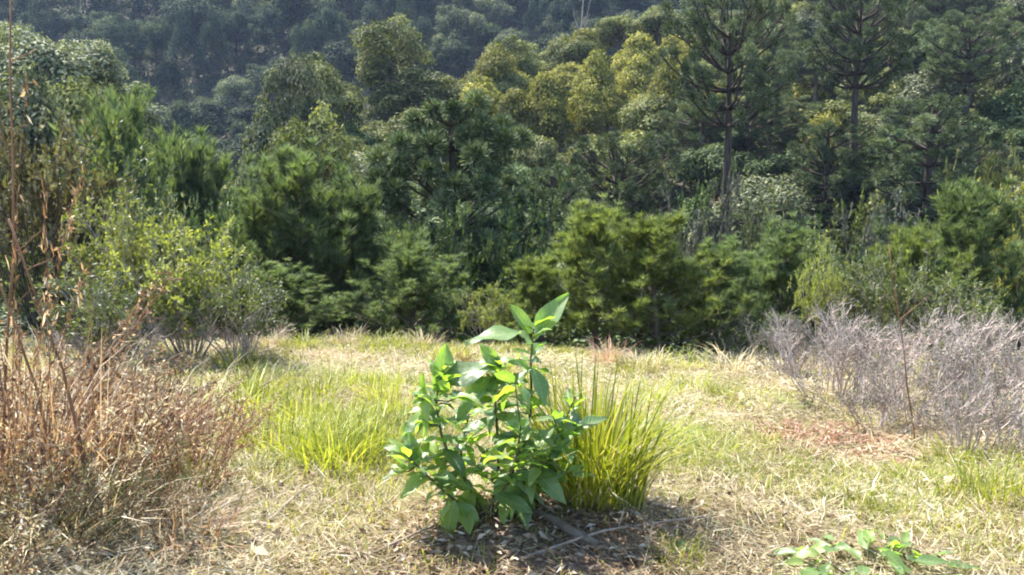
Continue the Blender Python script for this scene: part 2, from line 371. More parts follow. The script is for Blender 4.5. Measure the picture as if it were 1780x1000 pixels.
def shrub(seed, H, rad, stems=16, gens=3, leaf=.075, per=7, narrow=.45, wob=.35):
    """many-stemmed bush: forking twigs with leaves near their ends"""
    g = R(seed); n = stems
    a = g.uniform(0, 2 * np.pi, n); tilt = g.uniform(.05, 1, n)**.7
    p = np.stack([np.cos(a) * rad * .15 * tilt, np.sin(a) * rad * .15 * tilt, np.full(n, -.05)], 1)
    d = unit(np.stack([np.cos(a) * tilt * rad / H * 1.5, np.sin(a) * tilt * rad / H * 1.5, np.ones(n)], 1))
    l = np.full(n, H * .46) * g.uniform(.7, 1.1, n); r = np.full(n, .011 * H**.6)
    P0, P1, r0, r1, LP, LD = [], [], [], [], [], []
    for q in range(gens + 1):
        mid = p + d * l[:, None] * .5 + g.normal(size=p.shape) * l[:, None] * .06
        e = p + d * l[:, None] + g.normal(size=p.shape) * l[:, None] * .08
        P0 += [p, mid]; P1 += [mid, e]; r0 += [r, r * .8]; r1 += [r * .8, r * .6]
        if q >= gens - 1:
            for s in range(per):
                f = g.uniform(.15, 1.05, len(p))[:, None]; LP.append(p + (e - p) * f); LD.append(unit(d + g.normal(size=d.shape) * .9))
        if q < gens:
            k = np.repeat(np.arange(len(p)), 3 if q else 4)
            f = g.uniform(.45, 1, len(k))[:, None]
            f[::2] = 1
            p = p[k] + (e[k] - p[k]) * f; d = unit(d[k] + g.normal(size=(len(k), 3)) * (narrow + .1 * q) + [0, 0, .12])
            l = l[k] * g.uniform(.42, .66, len(k)); r = r[k] * .6
    LP = np.concatenate(LP); LD = np.concatenate(LD); m = len(LP)
    N = unit(g.normal(size=(m, 3)) * .8 + [0, 0, .8])
    V, Fc = cards(LP, LD, N, leaf * g.uniform(.6, 1.4, m), leaf * g.uniform(.35, .65, m), .15)
    clump = noise(LP[:, 0] * 2.5 / rad + 9, LP[:, 2] * 2.5 / rad + LP[:, 1] * 2, seed)
    tone = np.clip(g.normal(.2, .16, m) + clump * .55, 0, 1)
    Vt, Ft = prisms(np.concatenate(P0), np.concatenate(P1), np.concatenate(r0), np.concatenate(r1), 4)
    return mesh('branches', Vt, Ft, np.clip(g.normal(.5, .2, len(Ft)), 0, 1), mat=M['bark_pale']), mesh('leaves', V, Fc, np.repeat(tone, 2), mat=M['shrub_light'])

def sized(pair):
    v = np.empty(len(pair[1].vertices) * 3, np.float32); pair[1].vertices.foreach_get('co', v); v = v.reshape(-1, 3)
    return (*pair, float(np.percentile(v[:, 2], 99.7)), float(np.percentile(np.hypot(v[:, 0], v[:, 1]), 96)))
# ---------------------------------------------------------------- placing trees
def place(protos, i, name, label, cat, px, py_top, dist, width, mat, wood=None, group=None, rz=None, parts=('trunk', 'crown'), ref=None):
    """a tree whose top stands where the photo shows it, on the ground at that distance, at true size"""
    a, b, H0, r0 = protos[i % len(protos)]
    p = at(px, py_top, dist); z = h1(p[0], dist); s = max(.3, (p[2] - z) / H0); w = width / (2 * r0)
    o = thing(name, label, cat, (p[0], dist, z), (i * 2.399 if rz is None else rz), (w, w, s), group)
    link(parts[0], a, o, wood or M['bark']); link(parts[1], b, o, mat)
    return o
far = [sized(broadleaf(100 + i, 12, 4.6, [.04, .2, .1, .3, .02, .15, .25, .05][i], [40, 30, 34, 60, 50, 26, 70, 36][i], 5600, .38, top=[1, -1, .3, -.6, 2, 0, -.8, 1.5][i], clump=[.34, .30, .38, .24, .26, .40, .22, .3][i])) for i in range(8)]
mid = [sized(broadleaf(200 + i, 10, 3.2, [.06, .2, .03, .25, .1, .15, .3][i], [40, 52, 30, 60, 80, 36, 44][i], 11000, .22, top=[1, -.6, .4, -1, 2, .2, -.3][i], clump=[.34, .28, .38, .24, .22, .34, .26][i])) for i in range(7)]
tall = [sized(broadleaf(230 + i, 10, 2.0, .05, 60, 9000, .22, clump=.40, droop=.9)) for i in range(3)]
arau_round = [sized(araucaria(300, 10.5, 3.1, .25, 9, 10, .58, 760, 0, .5, 3))]
arau_flat = [sized(araucaria(310 + i, 15, 3.4,  .70, 6, 11, .52, 400, .8, .5, 3)) for i in range(2)]
arau_tier = [sized(araucaria(320 + i, 16, 3.2, .45, 8, 9, .56, 400, .2, .4, 3)) for i in range(2)]
pines = [sized(pine(400 + i, 3.6, 1.9, [60, 66, 54][i], 16, 12, .19, .011)) for i in range(3)]
pines_far = [sized(pine(410 + i, 6, 2.8, 64, 16, 10, .28, .02)) for i in range(2)]
shrubs = [sized(shrub(500 + i, 2.2, 1.1, 16, 3, .085, 6)) for i in range(3)]
bushes = [sized(shrub(510 + i, 3.0, 1.3, 20, 3, .10, 8, .5)) for i in range(3)]

AR = 'araucaria'
place(arau_round, 0, 'araucaria_tree', 'large domed araucaria with round needle tufts, central above the sapling', AR, 782, 172, 27, 6.9, M['arau'], M['bark_dark'], rz=.4)
place(arau_flat, 0, 'araucaria_tree', 'flat-topped araucaria with small rimmed tufts, beside and behind the domed one', AR, 1072, 228, 41, 6.6, M['arau'], M['bark_dark'])
place(arau_flat, 0, 'araucaria_tree', 'tall araucaria with long bare dark trunk and dark crown above it', AR, 1272, -40, 46, 7.0, M['arau'], M['bark_dark'])
place(arau_flat, 1, 'araucaria_tree', 'tall slim-trunked araucaria reaching the top edge, right of the bare-trunk one', AR, 1500, -40, 60, 8.0, M['arau'], M['bark_dark'])
place(arau_tier, 1, 'araucaria_tree', 'broad tiered araucaria with lit tuft rims on the right slope', AR, 1625, 170, 52, 9.0, M['arau'], M['bark_dark'])
place(arau_tier, 2, 'araucaria_tree', 'smaller tiered araucaria just left of the broad one on the right slope', AR, 1440, 215, 56, 7.0, M['arau'], M['bark_dark'])
place(arau_flat, 3, 'araucaria_tree', 'araucaria at the top right corner with wide flat tufted crown', AR, 1690, 30, 72, 9.0, M['arau'], M['bark_dark'])
place(arau_tier, 5, 'araucaria_tree', 'dim araucaria low behind the domed one, left of the bare trunk', AR, 960, 290, 36, 5.0, M['arau'], M['bark_dark'])
for a in [
 (0, 'tallest feathery young pine left of centre, dark green', 545, 262, 15.5, 3.4, 'pine'),
 (1, 'feathery young pine left of the tallest one, over the light shrub', 450, 330, 15.0, 2.6, 'pine'),
 (2, 'pine leaning against the domed araucaria, right of the tallest pine', 632, 325, 15.6, 2.6, 'pine'),
 (1, 'low rounded young pine at the clearing edge, left behind the sapling', 712, 425, 13.2, 2.3, 'pine'),
 (0, 'small dark pine at the clearing edge below the tallest pine', 500, 455, 13.0, 1.9, 'pine'),
 (0, 'tall yellow-green young pine right behind the sapling', 1040, 352, 12.0, 2.1, 'pine_warm'),
 (2, 'bushy yellow-green pine at the clearing edge, right of the tall one', 1150, 372, 11.4, 2.3, 'pine_warm'),
 (1, 'dark green pine at the right end of the clearing-edge pines', 1248, 415, 11.6, 1.8, 'pine'),
 (2, 'short golden pine sapling just behind the sapling top', 945, 445, 12.4, 1.7, 'pine_warm'),
 (0, 'dark young pine behind the leafless grey bushes', 1365, 385, 15.0, 2.4, 'pine'),
]: place(pines, a[0], 'young_pine', a[1], 'pine', a[2], a[3], a[4], a[5], M[a[6]])
for a in [
 (0, 'large soft grey-green pine at the right edge', 1690, 318, 17, 3.4, 'pine'),
 (1, 'feathery dark green pine on the left, beside the dark ravine', 195, 160, 24, 4.4, 'pine'),
 (0, 'pine below the dark ravine, between the left pine and the tallest pine', 330, 235, 27, 5.2, 'pine'),
 (1, 'pale pine half hidden above the grey bushes', 1580, 395, 16, 2.4, 'pine_warm'),
]: place(pines_far, a[0], 'pine_tree', a[1], 'pine', a[2], a[3], a[4], a[5], M[a[6]])
for a in [
 (0, shrubs, 'light yellow-green leafy shrub on the left with bright top', 215, 335, 10.5, 1.7, 'shrub_light'),
 (1, shrubs, 'pale yellow-green shrub right of the bright-topped shrub', 320, 380, 10.0, 2.0, 'shrub_light'),
 (2, shrubs, 'grey twiggy shrub low at the left clearing edge', 405, 455, 9.6, 1.5, 'shrub_mid'),
 (0, shrubs, 'low twiggy shrub under the bright-topped shrub', 175, 465, 8.6, 1.5, 'shrub_mid'),
 (2, shrubs, 'slim light green sapling shrub behind the left of the grey bushes', 1432, 420, 12.0, .9, 'shrub_light'),
 (1, shrubs, 'small golden leafy shrub right behind the sapling, at the shade edge', 850, 495, 12.2, 1.1, 'shrub_light'),
 (2, shrubs, 'low dark shrub at the foot of the right clearing-edge pine', 1290, 545, 10.9, 1.0, 'shrub_mid'),
 (0, shrubs, 'pale leafy shrub rising behind the grey bushes', 1545, 430, 11.5, 1.5, 'shrub_mid'),
 (1, shrubs, 'small shrub at the far right behind the grey bushes', 1680, 480, 10.5, 1.4, 'shrub_mid'),
]: place(a[1], a[0], 'shrub', a[2], 'shrub', a[3], a[4], a[5], a[6], M[a[7]], M['bark_pale'], parts=('branches', 'leaves'))
for a in [
 (0, 'tall brownish bush at the left edge behind the dead stalks', 55, 190, 12.5, 2.8, 'shrub_brown'),
 (1, 'olive bush at the left, above the brownish edge bush', 90, 240, 15, 3.0, 'shrub_mid'),
 (2, 'mauve-grey bush under the bare araucaria trunk', 1200, 312, 21, 2.6, 'mauve'),
 (0, 'grey-mauve bush under the broad tiered araucaria', 1545, 345, 23, 3.2, 'mauve'),
 (1, 'yellow bush at the right edge above the soft pine', 1765, 310, 25, 4.0, 'yellow'),
 (2, 'olive bush between the bare trunk and the soft pine', 1400, 345, 24, 4.2, 'olive'),
 (0, 'light bush right of the bare trunk base', 1320, 350, 22, 2.4, 'grey'),
 (1, 'dark bush filling the shade below the domed araucaria', 860, 330, 24, 4.4, 'green'),
 (2, 'dark bush left under the domed araucaria', 720, 360, 22, 3.4, 'green'),
 (2, 'dark olive bush behind the right clearing-edge pines', 1130, 330, 22, 3.4, 'green'),
 (1, 'dull bush behind the left young pines', 400, 290, 22, 3.6, 'green'),
 (0, 'greyish bush low on the left slope under the left pine', 260, 320, 18, 2.6, 'grey'),
 (1, 'shaded bush behind the light shrubs at left', 120, 350, 14.5, 2.4, 'green'),
 (0, 'olive bush at the far right behind the soft pine', 1740, 250, 32, 5.0, 'olive'),
 (2, 'dark bush behind the pale pine on the right', 1480, 385, 19, 3.4, 'green'),
]: place(bushes, a[0], 'bush', a[1], 'bush', a[2], a[3], a[4], a[5], M[a[6]], M['bark_dark'], parts=('branches', 'leaves'))

# trees of the near spur, each its own thing; landmarks give them their labels
marks = [(782, 250, 'the domed araucaria'), (1072, 270, 'the flat-topped araucaria'), (1268, 150, 'the bare-trunk araucaria'), (1625, 230, 'the broad tiered araucaria'),
         (1500, 60, 'the slim-trunked araucaria'), (195, 220, 'the left feathery pine'), (862, 110, 'the arched yellow-green tree'), (1690, 60, 'the corner araucaria'), (500, 170, 'the pale ravine-side tree')]
spur = []
def spur_tree(protos, i, px, top, d, w, m, word, label=None):
    o = place(protos, i, 'araucaria_tree' if m == 'arau' else 'forest_tree', label or '', 'tree', px, top, d, w, M[m], M['bark'], 'trees of the near wooded spur')
    if not label: spur.append((o, px, top + 30, word))
for a in [
 (0, mid, 862, 78, 84, 6.4, 'yellow', 'arched yellow-green tree with sunlit left rim, above the domed araucaria'),
 (1, mid, 690, 34, 86, 9.0, 'olive', 'big rounded olive tree standing against the blue far hillside'),
 (2, mid, 500, 98, 62, 6.0, 'grey', 'pale grey-olive tree at the right lip of the dark ravine'),
 (3, mid, 585, 95, 74, 7.0, 'olive', 'olive tree between the pale ravine-side tree and the big rounded one'),
 (0, tall, 1040, 90, 80, 5.0, 'yellow', 'tallest golden slender tree above the flat-topped araucaria'),
 (1, tall, 1110, 60, 92, 6.0, 'yellow', 'golden tree near the top edge, left of the bare-trunk araucaria'),
 (2, tall, 950, 130, 76, 5.0, 'yellow', 'slender golden tree left of the tallest golden one'),
 (0, tall, 1165, 110, 74, 4.6, 'yellow', 'narrow golden tree just left of the bare-trunk araucaria'),
 (5, mid, 60, 55, 58, 8.0, 'grey', 'grey-green tree highest on the left slope, near the left edge'),
 (6, mid, 150, 70, 62, 8.0, 'grey', 'pale grey-green tree left of the dark ravine top'),
 (3, mid, 225, 125, 60, 6.5, 'olive', 'dull olive tree at the left lip of the dark ravine'),
 (2, mid, 105, 140, 44, 6.5, 'olive', 'light olive tree above the brownish left edge bush'),
 (0, mid, 30, 120, 38, 6.0, 'grey', 'greyish tree at the left edge over the brownish bush'),
 (4, mid, 450, 190, 46, 5.0, 'grey', 'greyish tree below the pale ravine-side tree'),
 (1, mid, 560, 190, 44, 5.4, 'olive', 'olive tree left of the domed araucaria crown'),
]: spur_tree(a[1], a[0], a[2], a[3], a[4], a[5], a[6], '', a[7])
g = R(77); taken = [(862, 78), (690, 34), (500, 98), (585, 95), (1040, 90), (1110, 60), (950, 130), (1165, 110)]
cnt = 0
for yy in np.arange(34, 134, 5.6):
    half = yy * .72
    for xx in np.arange(-half, half, 5.4):
        x = xx + g.uniform(-2, 2); y = yy + g.uniform(-2, 2)
        cyl = np.interp(x, CX, CYY)
        if y > cyl + 8: continue
        z = h1(x, y); px, _ = project((x, y, z))
        if px < -80 or px > 1860: continue
        Ht = g.uniform(6.5, 11) * (1.0 if y > 50 else .8)
        _, top = project((x, y, z + Ht))
        if top < -75: continue
        if 245 < px < 440 and y > 30 and top < 235: continue            # the dark ravine stays open
        if 640 < px < 935 and y < 60 and top < 240: continue
        if 1215 < px < 1305 and y < 46: continue
        if any(abs(px - a) < 34 and abs(top - b) < 22 for a, b in taken): continue
        gold = math.exp(-((px - 1000) / 300)**2 - ((top - 150) / 90)**2)
        u = g.random()
        if u < gold * .75: kind, m, w_ = tall, 'yellow', 'golden'
        elif px > 1200 and u > .62: kind, m, w_ = mid, 'green', 'deep green'
        elif u > .45: kind, m, w_ = mid, 'olive', 'olive'
        elif u > .2: kind, m, w_ = mid, 'grey', 'grey-green'
        else: kind, m, w_ = mid, 'green', 'deep green'
        if px > 1180 and g.random() < .42: kind, m, w_ = (arau_tier if g.random() < .5 else arau_flat), 'arau', 'tufted araucaria'
        spur_tree(kind, cnt, px, top - (25 if m == 'arau' else 0), y, g.uniform(6.4, 10) * (.62 if kind is tall else 1), m, w_); cnt += 1
ordn = ['nearest', 'second nearest', 'third nearest', 'fourth nearest', 'fifth nearest', 'sixth nearest', 'seventh nearest', 'eighth nearest', 'ninth nearest', 'tenth nearest', 'eleventh nearest', 'twelfth nearest', 'thirteenth nearest', 'fourteenth nearest'] + [q + ' nearest' for q in ('fifteenth', 'sixteenth', 'seventeenth', 'eighteenth', 'nineteenth', 'twentieth')]
def name_by_marks(items, marks, of, noun=' tree', band=25):
  seen = {}
  for o, px, py, word in items:
    k = min(marks, key=lambda q: (q[0] - px)**2 + (q[1] - py)**2)
    dx, dy = px - k[0], py - k[1]
    side = ('above ' if dy < -band else 'below ' if dy > band else '') + ('left of ' if dx < -band else 'right of ' if dx > band else '')
    side = side.strip() or 'close behind'
    seen.setdefault((word, side, k[2]), []).append((dx * dx + dy * dy, o))
  for (word, side, k), lst in seen.items():
    lst.sort(key=lambda q: q[0])
    for n_, (_, o) in enumerate(lst):
        o['label'] = '%s%s %s %s%s' % (word, '' if 'arau' in word else noun, side, k, '' if len(lst) == 1 else ', %s' % ordn[min(n_, 19)])
name_by_marks(spur, marks, 'colour')
# the far hillside
cnt = 0; g = R(78); hill = []
for yy in np.arange(124, 250, 8.2):
    half = yy * .70
    for xx in np.arange(-half, half, 8.8):
        x = xx + g.uniform(-3, 3); y = yy + g.uniform(-3, 3); z = h1(x, y)
        px, pb = project((x, y, z))
        lim = np.interp(px, [0, 430, 520, 700, 900, 1100, 1300], [300, 260, 170, 130, 110, 40, -60])
        Ht = g.uniform(8, 20); _, top = project((x, y, z + Ht))
        if px < -90 or px > 1330 or top > lim or top < -90: continue
        u = g.random(); m, w_ = ('far', 'green') if u < .45 else ('far_dark', 'dark') if u < .78 else ('far_pale', 'pale grey')
        a, b, H0, r0 = far[cnt % 8]
        w = g.choice([6, 8, 10, 12, 15, 17]) * g.uniform(.85, 1.15) / (2 * r0)
        o = thing('hillside_tree', '%s tree crown in the wood on the blue-hazed far hillside' % w_, 'tree', (x, y, z), g.uniform(0, 6.3), (w * g.uniform(.75, 1.2), w, Ht / H0), '%s trees on the far hillside' % w_)
        link('trunk', a, o, M['bark_dark']); link('crown', b, o, M[m]); cnt += 1; hill.append((o, px, top + 20, 'far hillside %s' % w_))
name_by_marks(hill, [(60, 75, 'the highest left-slope tree'), (150, 90, 'the pale tree left of the ravine'), (225, 145, 'the dull olive ravine-lip tree'), (340, 220, 'the dark ravine foot'), (500, 118, 'the pale ravine-side tree'), (690, 54, 'the big rounded olive tree'), (862, 98, 'the arched yellow-green tree'), (1012, 10, 'the bleached top-edge tree'), (585, 115, 'the olive tree beside the rounded one')], '')
gs = R(83); parts = [tube([[0, 0, -.5], [.15, .1, 5], [-.1, .1, 9], [.25, -.1, 13]], [.26, .2, .14, .04], 7)]
for q in range(9):
    a = gs.uniform(0, 6.28); z = gs.uniform(5, 12.4); parts.append(tube(curve([0, 0, z], [math.cos(a), math.sin(a), .9], gs.uniform(1.2, 3), 5, [0, 0, .5], gs, .3), np.linspace(.08, .02, 6), 5))
sm = mesh('trunk', *join(parts), smooth=True, mat=M['bark_pale'])
for lb, px, top, d in [('bleached dead tree standing at the top edge above the arched tree', 1012, -20, 118), ('bleached bare trunk right of the slim-trunked araucaria', 1580, 20, 96)]:
    p = at(px, top, d); z = h1(p[0], d); o = thing('dead_tree', lb, 'dead tree', (p[0], d, z), px, (1, 1, max(.4, (p[2] - z) / 13)), 'bleached dead trees'); link('trunk', sm, o, M['bark_pale'])
print('spur', len(spur), 'far', cnt)

# low growth that hides the forest floor
g = R(79); n = 90000
n2 = 70000; y = np.concatenate([14 * (245 / 14)**g.random(n), g.uniform(115, 260, n2)]); n += n2; x = (g.random(n) * 2 - 1) * (y * .72 + 1)
hh = g.random(n)**1.5 * (.5 + y * .013) * (.3 + 1.4 * noise(x * 6 / (y + 10), y * .25, 80))
P = np.stack([x, y, height(x, y) + hh], 1); sz = .07 + y * .0042
V, Fc = cards(P, g.normal(size=(n, 3)), unit(g.normal(size=(n, 3)) * .6 + [0, -.2, .8]), sz * g.uniform(.6, 1.5, n), sz * g.uniform(.4, .8, n))
o = link('undergrowth', mesh('undergrowth', V, Fc, np.repeat(np.clip(g.normal(.4, .25, n), 0, 1), 2), mat=M['far'])); o['kind'] = 'stuff'
tag(o, 'dense low undergrowth covering the forest floor between trees', 'undergrowth')

# ---------------------------------------------------------------- leafless grey bushes on the right
def dry_shrub(seed, H, rad, stems=26, gens=3):
    g = R(seed); n = stems; a = g.uniform(0, 6.283, n); tl = g.uniform(0, 1, n)**.6
    p = np.stack([np.cos(a) * rad * .5 * tl, np.sin(a) * rad * .5 * tl, np.full(n, -.04)], 1)
    d = unit(np.stack([np.cos(a) * tl * .6, np.sin(a) * tl * .6, np.ones(n)], 1) + g.normal(size=(n, 3)) * .15)
    l = H * .5 * g.uniform(.7, 1.15, n); r = np.full(n, .0065)
    P0, P1, r0, r1, E = [], [], [], [], []
    for q in range(gens + 1):
        m = p + d * l[:, None] * .5 + g.normal(size=p.shape) * l[:, None] * .07; e = p + d * l[:, None]
        P0 += [p, m]; P1 += [m, e]; r0 += [r, r * .85]; r1 += [r * .85, r * .65]
        if q == gens: E = e; break
        k = np.repeat(np.arange(len(p)), 4); f = g.uniform(.35, 1, len(k))[:, None]
        p = p[k] + (e[k] - p[k]) * f; d = unit(d[k] + g.normal(size=(len(k), 3)) * .42 + [0, 0, .15]); l = l[k] * g.uniform(.4, .62, len(k)); r = np.maximum(r[k] * .6, .0014)
    V, Fc = prisms(np.concatenate(P0), np.concatenate(P1), np.concatenate(r0), np.concatenate(r1), 3)
    n = len(E); V2, F2 = cards(E, g.normal(size=(n, 3)) + [0, 0, .6], g.normal(size=(n, 3)), .022, .014)
    return mesh('branches', V, Fc, np.clip(g.normal(.5, .22, len(Fc)), 0, 1), mat=M['twig_grey']), mesh('seed_heads', V2, F2, np.clip(g.normal(.5, .25, 2 * n), 0, 1), mat=M['mauve'])
drys = [(*dry_shrub(600 + i, 1.05, .6), 1.05, .62) for i in range(3)]
def put_dry(i, label, px, base, top, w):
    b = on_ground(px, base); a, c, H0, r0 = drys[i % 3]; s = (at(px, top, b[1])[2] - b[2]) / H0
    o = thing('leafless_bush', label, 'bush', b, i * 1.7, (w / (2 * r0), w / (2 * r0), s), 'leafless grey bushes')
    link('branches', a, o, M['twig_grey']); link('seed_heads', c, o, M['mauve'])
for i, a in enumerate([
 ('leafless grey bush at the left end of its row, by the dark pine foot', 1370, 655, 520, 1.1),
 ('leafless grey-mauve bush second from the left in its row', 1455, 690, 492, 1.35),
 ('leafless bush in the middle of the row, behind the brown stalk', 1560, 680, 500, 1.5),
 ('leafless bush in front of the brown stalk foot', 1530, 745, 570, 1.1),
 ('tall leafless bush second from the right edge', 1650, 720, 515, 1.4),
 ('leafless pale bush cut by the right edge', 1760, 750, 520, 1.3),
 ('leafless bush low in front near the right edge', 1690, 785, 610, 1.0),
 ('leafless bush farthest back at the right edge', 1740, 660, 505, 1.5)]): put_dry(i, *a)
for i, a in enumerate([('leafless grey bush at the left clearing edge, under the light shrubs', 330, 620, 500, 1.2), ('leafless twiggy bush at the foot of the leftmost pines', 430, 610, 515, 1.0), ('leafless pale bush behind the dead ferns on the left', 190, 650, 505, 1.3)]): put_dry(i + 9, *a)

# ---------------------------------------------------------------- grass and litter (too many to count)
def blades(P, Hh, W, lean, g, az=None, segs=3):
    n = len(P); a = g.uniform(0, 6.283, n) if az is None else az
    o = np.stack([np.cos(a), np.sin(a), np.zeros(n)], 1); s = np.stack([-np.sin(a + g.normal(size=n) * .6), np.cos(a), np.zeros(n)], 1)
    rows = []
    for k in range(segs):
        f = k / segs; w = W * (1 - f * .55)
        c = P + o * (lean * Hh * f**1.8)[:, None] + np.array([0, 0, 1.]) * (Hh * f * (1 - .35 * lean * f))[:, None]
        rows += [c - s * w[:, None] / 2, c + s * w[:, None] / 2]
    rows.append(P + o * (lean * Hh)[:, None] + np.array([0, 0, 1.]) * (Hh * (1 - .45 * lean))[:, None])
    m = 2 * segs + 1; V = np.stack(rows, 1).reshape(-1, 3)
    f = []
    for k in range(segs - 1): f += [[2*k, 2*k+1, 2*k+3], [2*k, 2*k+3, 2*k+2]]
    f.append([2*segs-2, 2*segs-1, 2*segs]); f = np.array(f)
    return V, (np.arange(n)[:, None, None] * m + f[None]).reshape(-1, 3), len(f)
def scatter(n, g, y0=2.2, y1=12.4):
    y = y0 * (y1 / y0)**g.random(n); x = (g.random(n) * 2 - 1) * (y * .70 + .5)
    return x, y
g = R(900)
# lying straw and dead thatch
x, y = scatter(230000, g); k = (g.random(len(x)) > .62 * np.exp(-(((x - .1) / .75)**4 + ((y - 3.7) / .5)**4))) & (g.random(len(x)) < np.clip((fbm(x * 1.6, y * 1.6, 41) - .2) * 3.2, .18, 1)); x, y = x[k], y[k]; P = np.stack([x, y, height(x, y) + g.uniform(.002, .045, len(x))], 1)
a = g.uniform(0, 6.283, len(x)); A = np.stack([np.cos(a), np.sin(a), g.normal(.12, .28, len(x))], 1)
N = np.stack([g.normal(size=len(x)) * .5, g.normal(size=len(x)) * .5, np.ones(len(x))], 1)
dist = np.hypot(x, y); V, Fc = cards(P, A, N, g.uniform(.03, .17, len(x)) * (.8 + dist * .05), g.uniform(.0022, .0075, len(x)) * (.7 + dist * .1), .2)
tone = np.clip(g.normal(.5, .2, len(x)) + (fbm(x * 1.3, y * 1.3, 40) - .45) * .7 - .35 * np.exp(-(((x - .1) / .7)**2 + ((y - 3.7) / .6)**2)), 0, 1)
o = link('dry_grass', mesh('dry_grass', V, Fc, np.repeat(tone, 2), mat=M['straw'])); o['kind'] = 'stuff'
tag(o, 'matted pale straw and dead grass lying over the clearing', 'dry grass')
# living short grass in patches
x, y = scatter(210000, g)
wgt = .38 + .7 * np.exp(-((x + 1.7 - .1 * y) / 1.7)**2) * np.clip((y - 3.6) / 1.5, 0, 1) + .6 * np.clip((y - 7.5) / 2, 0, 1) + .35 * np.exp(-(((x - 2) / 1.2)**2 + ((y - 5.5) / 1.5)**2))
wgt *= np.clip((fbm(x * 1.2, y * 1.2, 50) - .36) * 5, .04, 1) * (1 - .9 * np.exp(-(((x - .1) / .7)**2 + ((y - 3.7) / .6)**2)))
k = g.random(len(x)) < wgt * .8; x, y = x[k], y[k]; n = len(x)
P = np.stack([x, y, height(x, y) - .01], 1); tall_ = np.clip((fbm(x * .7 + 3, y * .7, 60) - .25) * 2, .2, 1)
V, Fc, nf = blades(P, g.uniform(.05, .17, n) * (.6 + tall_ * .7 + .35 * np.exp(-((x + 1.5 - .05 * y) / 1.1)**2) * np.clip((y - 4) / 1.5, 0, 1)), g.uniform(.004, .007, n) * (.8 + y * .08), g.uniform(.2, .9, n), g)
tone = np.clip(g.normal(.56, .26, n) + (fbm(x * 1.1, y * 1.1, 70) - .45) * .8, 0, 1)
o = link('green_grass', mesh('green_grass', V, Fc, np.repeat(tone, nf), mat=M['grass'])); o['kind'] = 'stuff'
tag(o, 'short yellow-green grass growing through the straw', 'grass')
# dead broad leaves in the litter
x, y = scatter(9000, g, 2.6, 10); x = np.concatenate([x, g.normal(.1, .75, 2400)]); y = np.concatenate([y, g.normal(3.75, .42, 2400)]); n = len(x); P = np.stack([x, y, height(x, y) + g.uniform(.01, .04, n)], 1)
a = g.uniform(0, 6.283, n); V, Fc = cards(P, np.stack([np.cos(a), np.sin(a), g.normal(0, .35, n)], 1), np.stack([g.normal(size=n) * .5, g.normal(size=n) * .5, np.ones(n)], 1), g.uniform(.02, .075, n), g.uniform(.01, .032, n), .25)
o = link('leaf_litter', mesh('leaf_litter', V, Fc, np.repeat(np.clip(g.normal(.5, .33, n), 0, 1), 2), mat=M['rust'])); o['kind'] = 'stuff'
tag(o, 'small fallen brown leaves scattered through the straw', 'leaf litter')

# grass tufts, each its own thing
def tuft_mesh(seed, n, Hh, spread, w=.007, lean=(.15, .8)):
    g = R(seed); a = g.uniform(0, 6.283, n); r = spread * g.random(n)**.7
    P = np.stack([np.cos(a) * r, np.sin(a) * r, np.full(n, -.03)], 1)
    V, Fc, nf = blades(P, Hh * g.uniform(.45, 1.05, n), w * g.uniform(.7, 1.3, n), g.uniform(*lean, n), g, az=a + g.normal(size=n) * .6, segs=4)
    return mesh('blades', V, Fc, np.repeat(np.clip(g.normal(.5, .22, n), 0, 1), nf), mat=M['grass_fresh'])
tufts = [tuft_mesh(700 + i, 150, .5, .24, .007, (.1, 1.0)) for i in range(3)]
TL = []
def put_tuft(i, label, px, base, top, w, m='grass_fresh', me=None):
    b = on_ground(px, base); s = (at(px, top, b[1])[2] - b[2]) / .45; TL.append(None)
    o = thing('grass_tuft', label, 'grass tuft', b, i * 2.1, (w, w, s), 'grass tufts in the clearing'); link('blades', me or tufts[i % 3], o, M[m]); TL[-1] = (o, px, base, label); return o
big = tuft_mesh(720, 560, .9, .25, .011, (.03, .9)); bigdead = tuft_mesh(722, 150, .4, .2, .007, (.2, 1.1)); seeds_ = tuft_mesh(721, 7, 1.1, .1, .006, (.05, .3))
b = on_ground(1028, 872); o = thing('grass_tuft', 'tall bright yellow-green grass tuft right beside the sapling', 'grass tuft', b, 0, (1.15, 1.0, 1.0), 'grass tufts in the clearing')
link('blades', big, o, M['grass_fresh']); link('blades', seeds_, o, M['grass']); link('dead_blades', bigdead, o, M['straw'])
o = put_tuft(2, 'fresh grass tuft growing up through the right side of the sapling', 985, 842, 640, 1.0)
for i, a in enumerate([
 ('bright grass tuft in the middle of the left grass patch', 575, 815, 690, 1.1),
 ('grass tuft just left of the sapling', 640, 790, 680, 1.0), ('grass tuft at the left of the left grass patch', 480, 790, 700, 1.0),
 ('upright grass tuft high in the left grass patch', 450, 690, 605, 1.2), ('far grass tuft left of the sapling top', 560, 690, 625, 1.1),
 ('grass tuft behind the sapling to the left', 680, 720, 640, 1.0), ('yellow grass tuft at the right edge', 1735, 868, 775, .9),
 ('second grass tuft in front of the right leafless bushes', 1650, 805, 755, .7), ('small green tuft by the rust fern heap', 1328, 780, 745, .5),
 ('low grass tuft right of the tall tuft', 1180, 830, 770, .8), ('thin grass tuft left of the dead stalks gap', 330, 860, 740, .7),
 ('small tuft at the bottom edge, left of the herb', 1175, 985, 925, .5), ('far tuft at the left shrub foot', 405, 640, 595, 1.0)]): put_tuft(i, *a)
LT = [(520, 735, 640), (610, 745, 650), (420, 720, 620), (655, 690, 620), (500, 665, 600), (605, 670, 615), (540, 790, 690), (440, 835, 740), (690, 765, 700)]
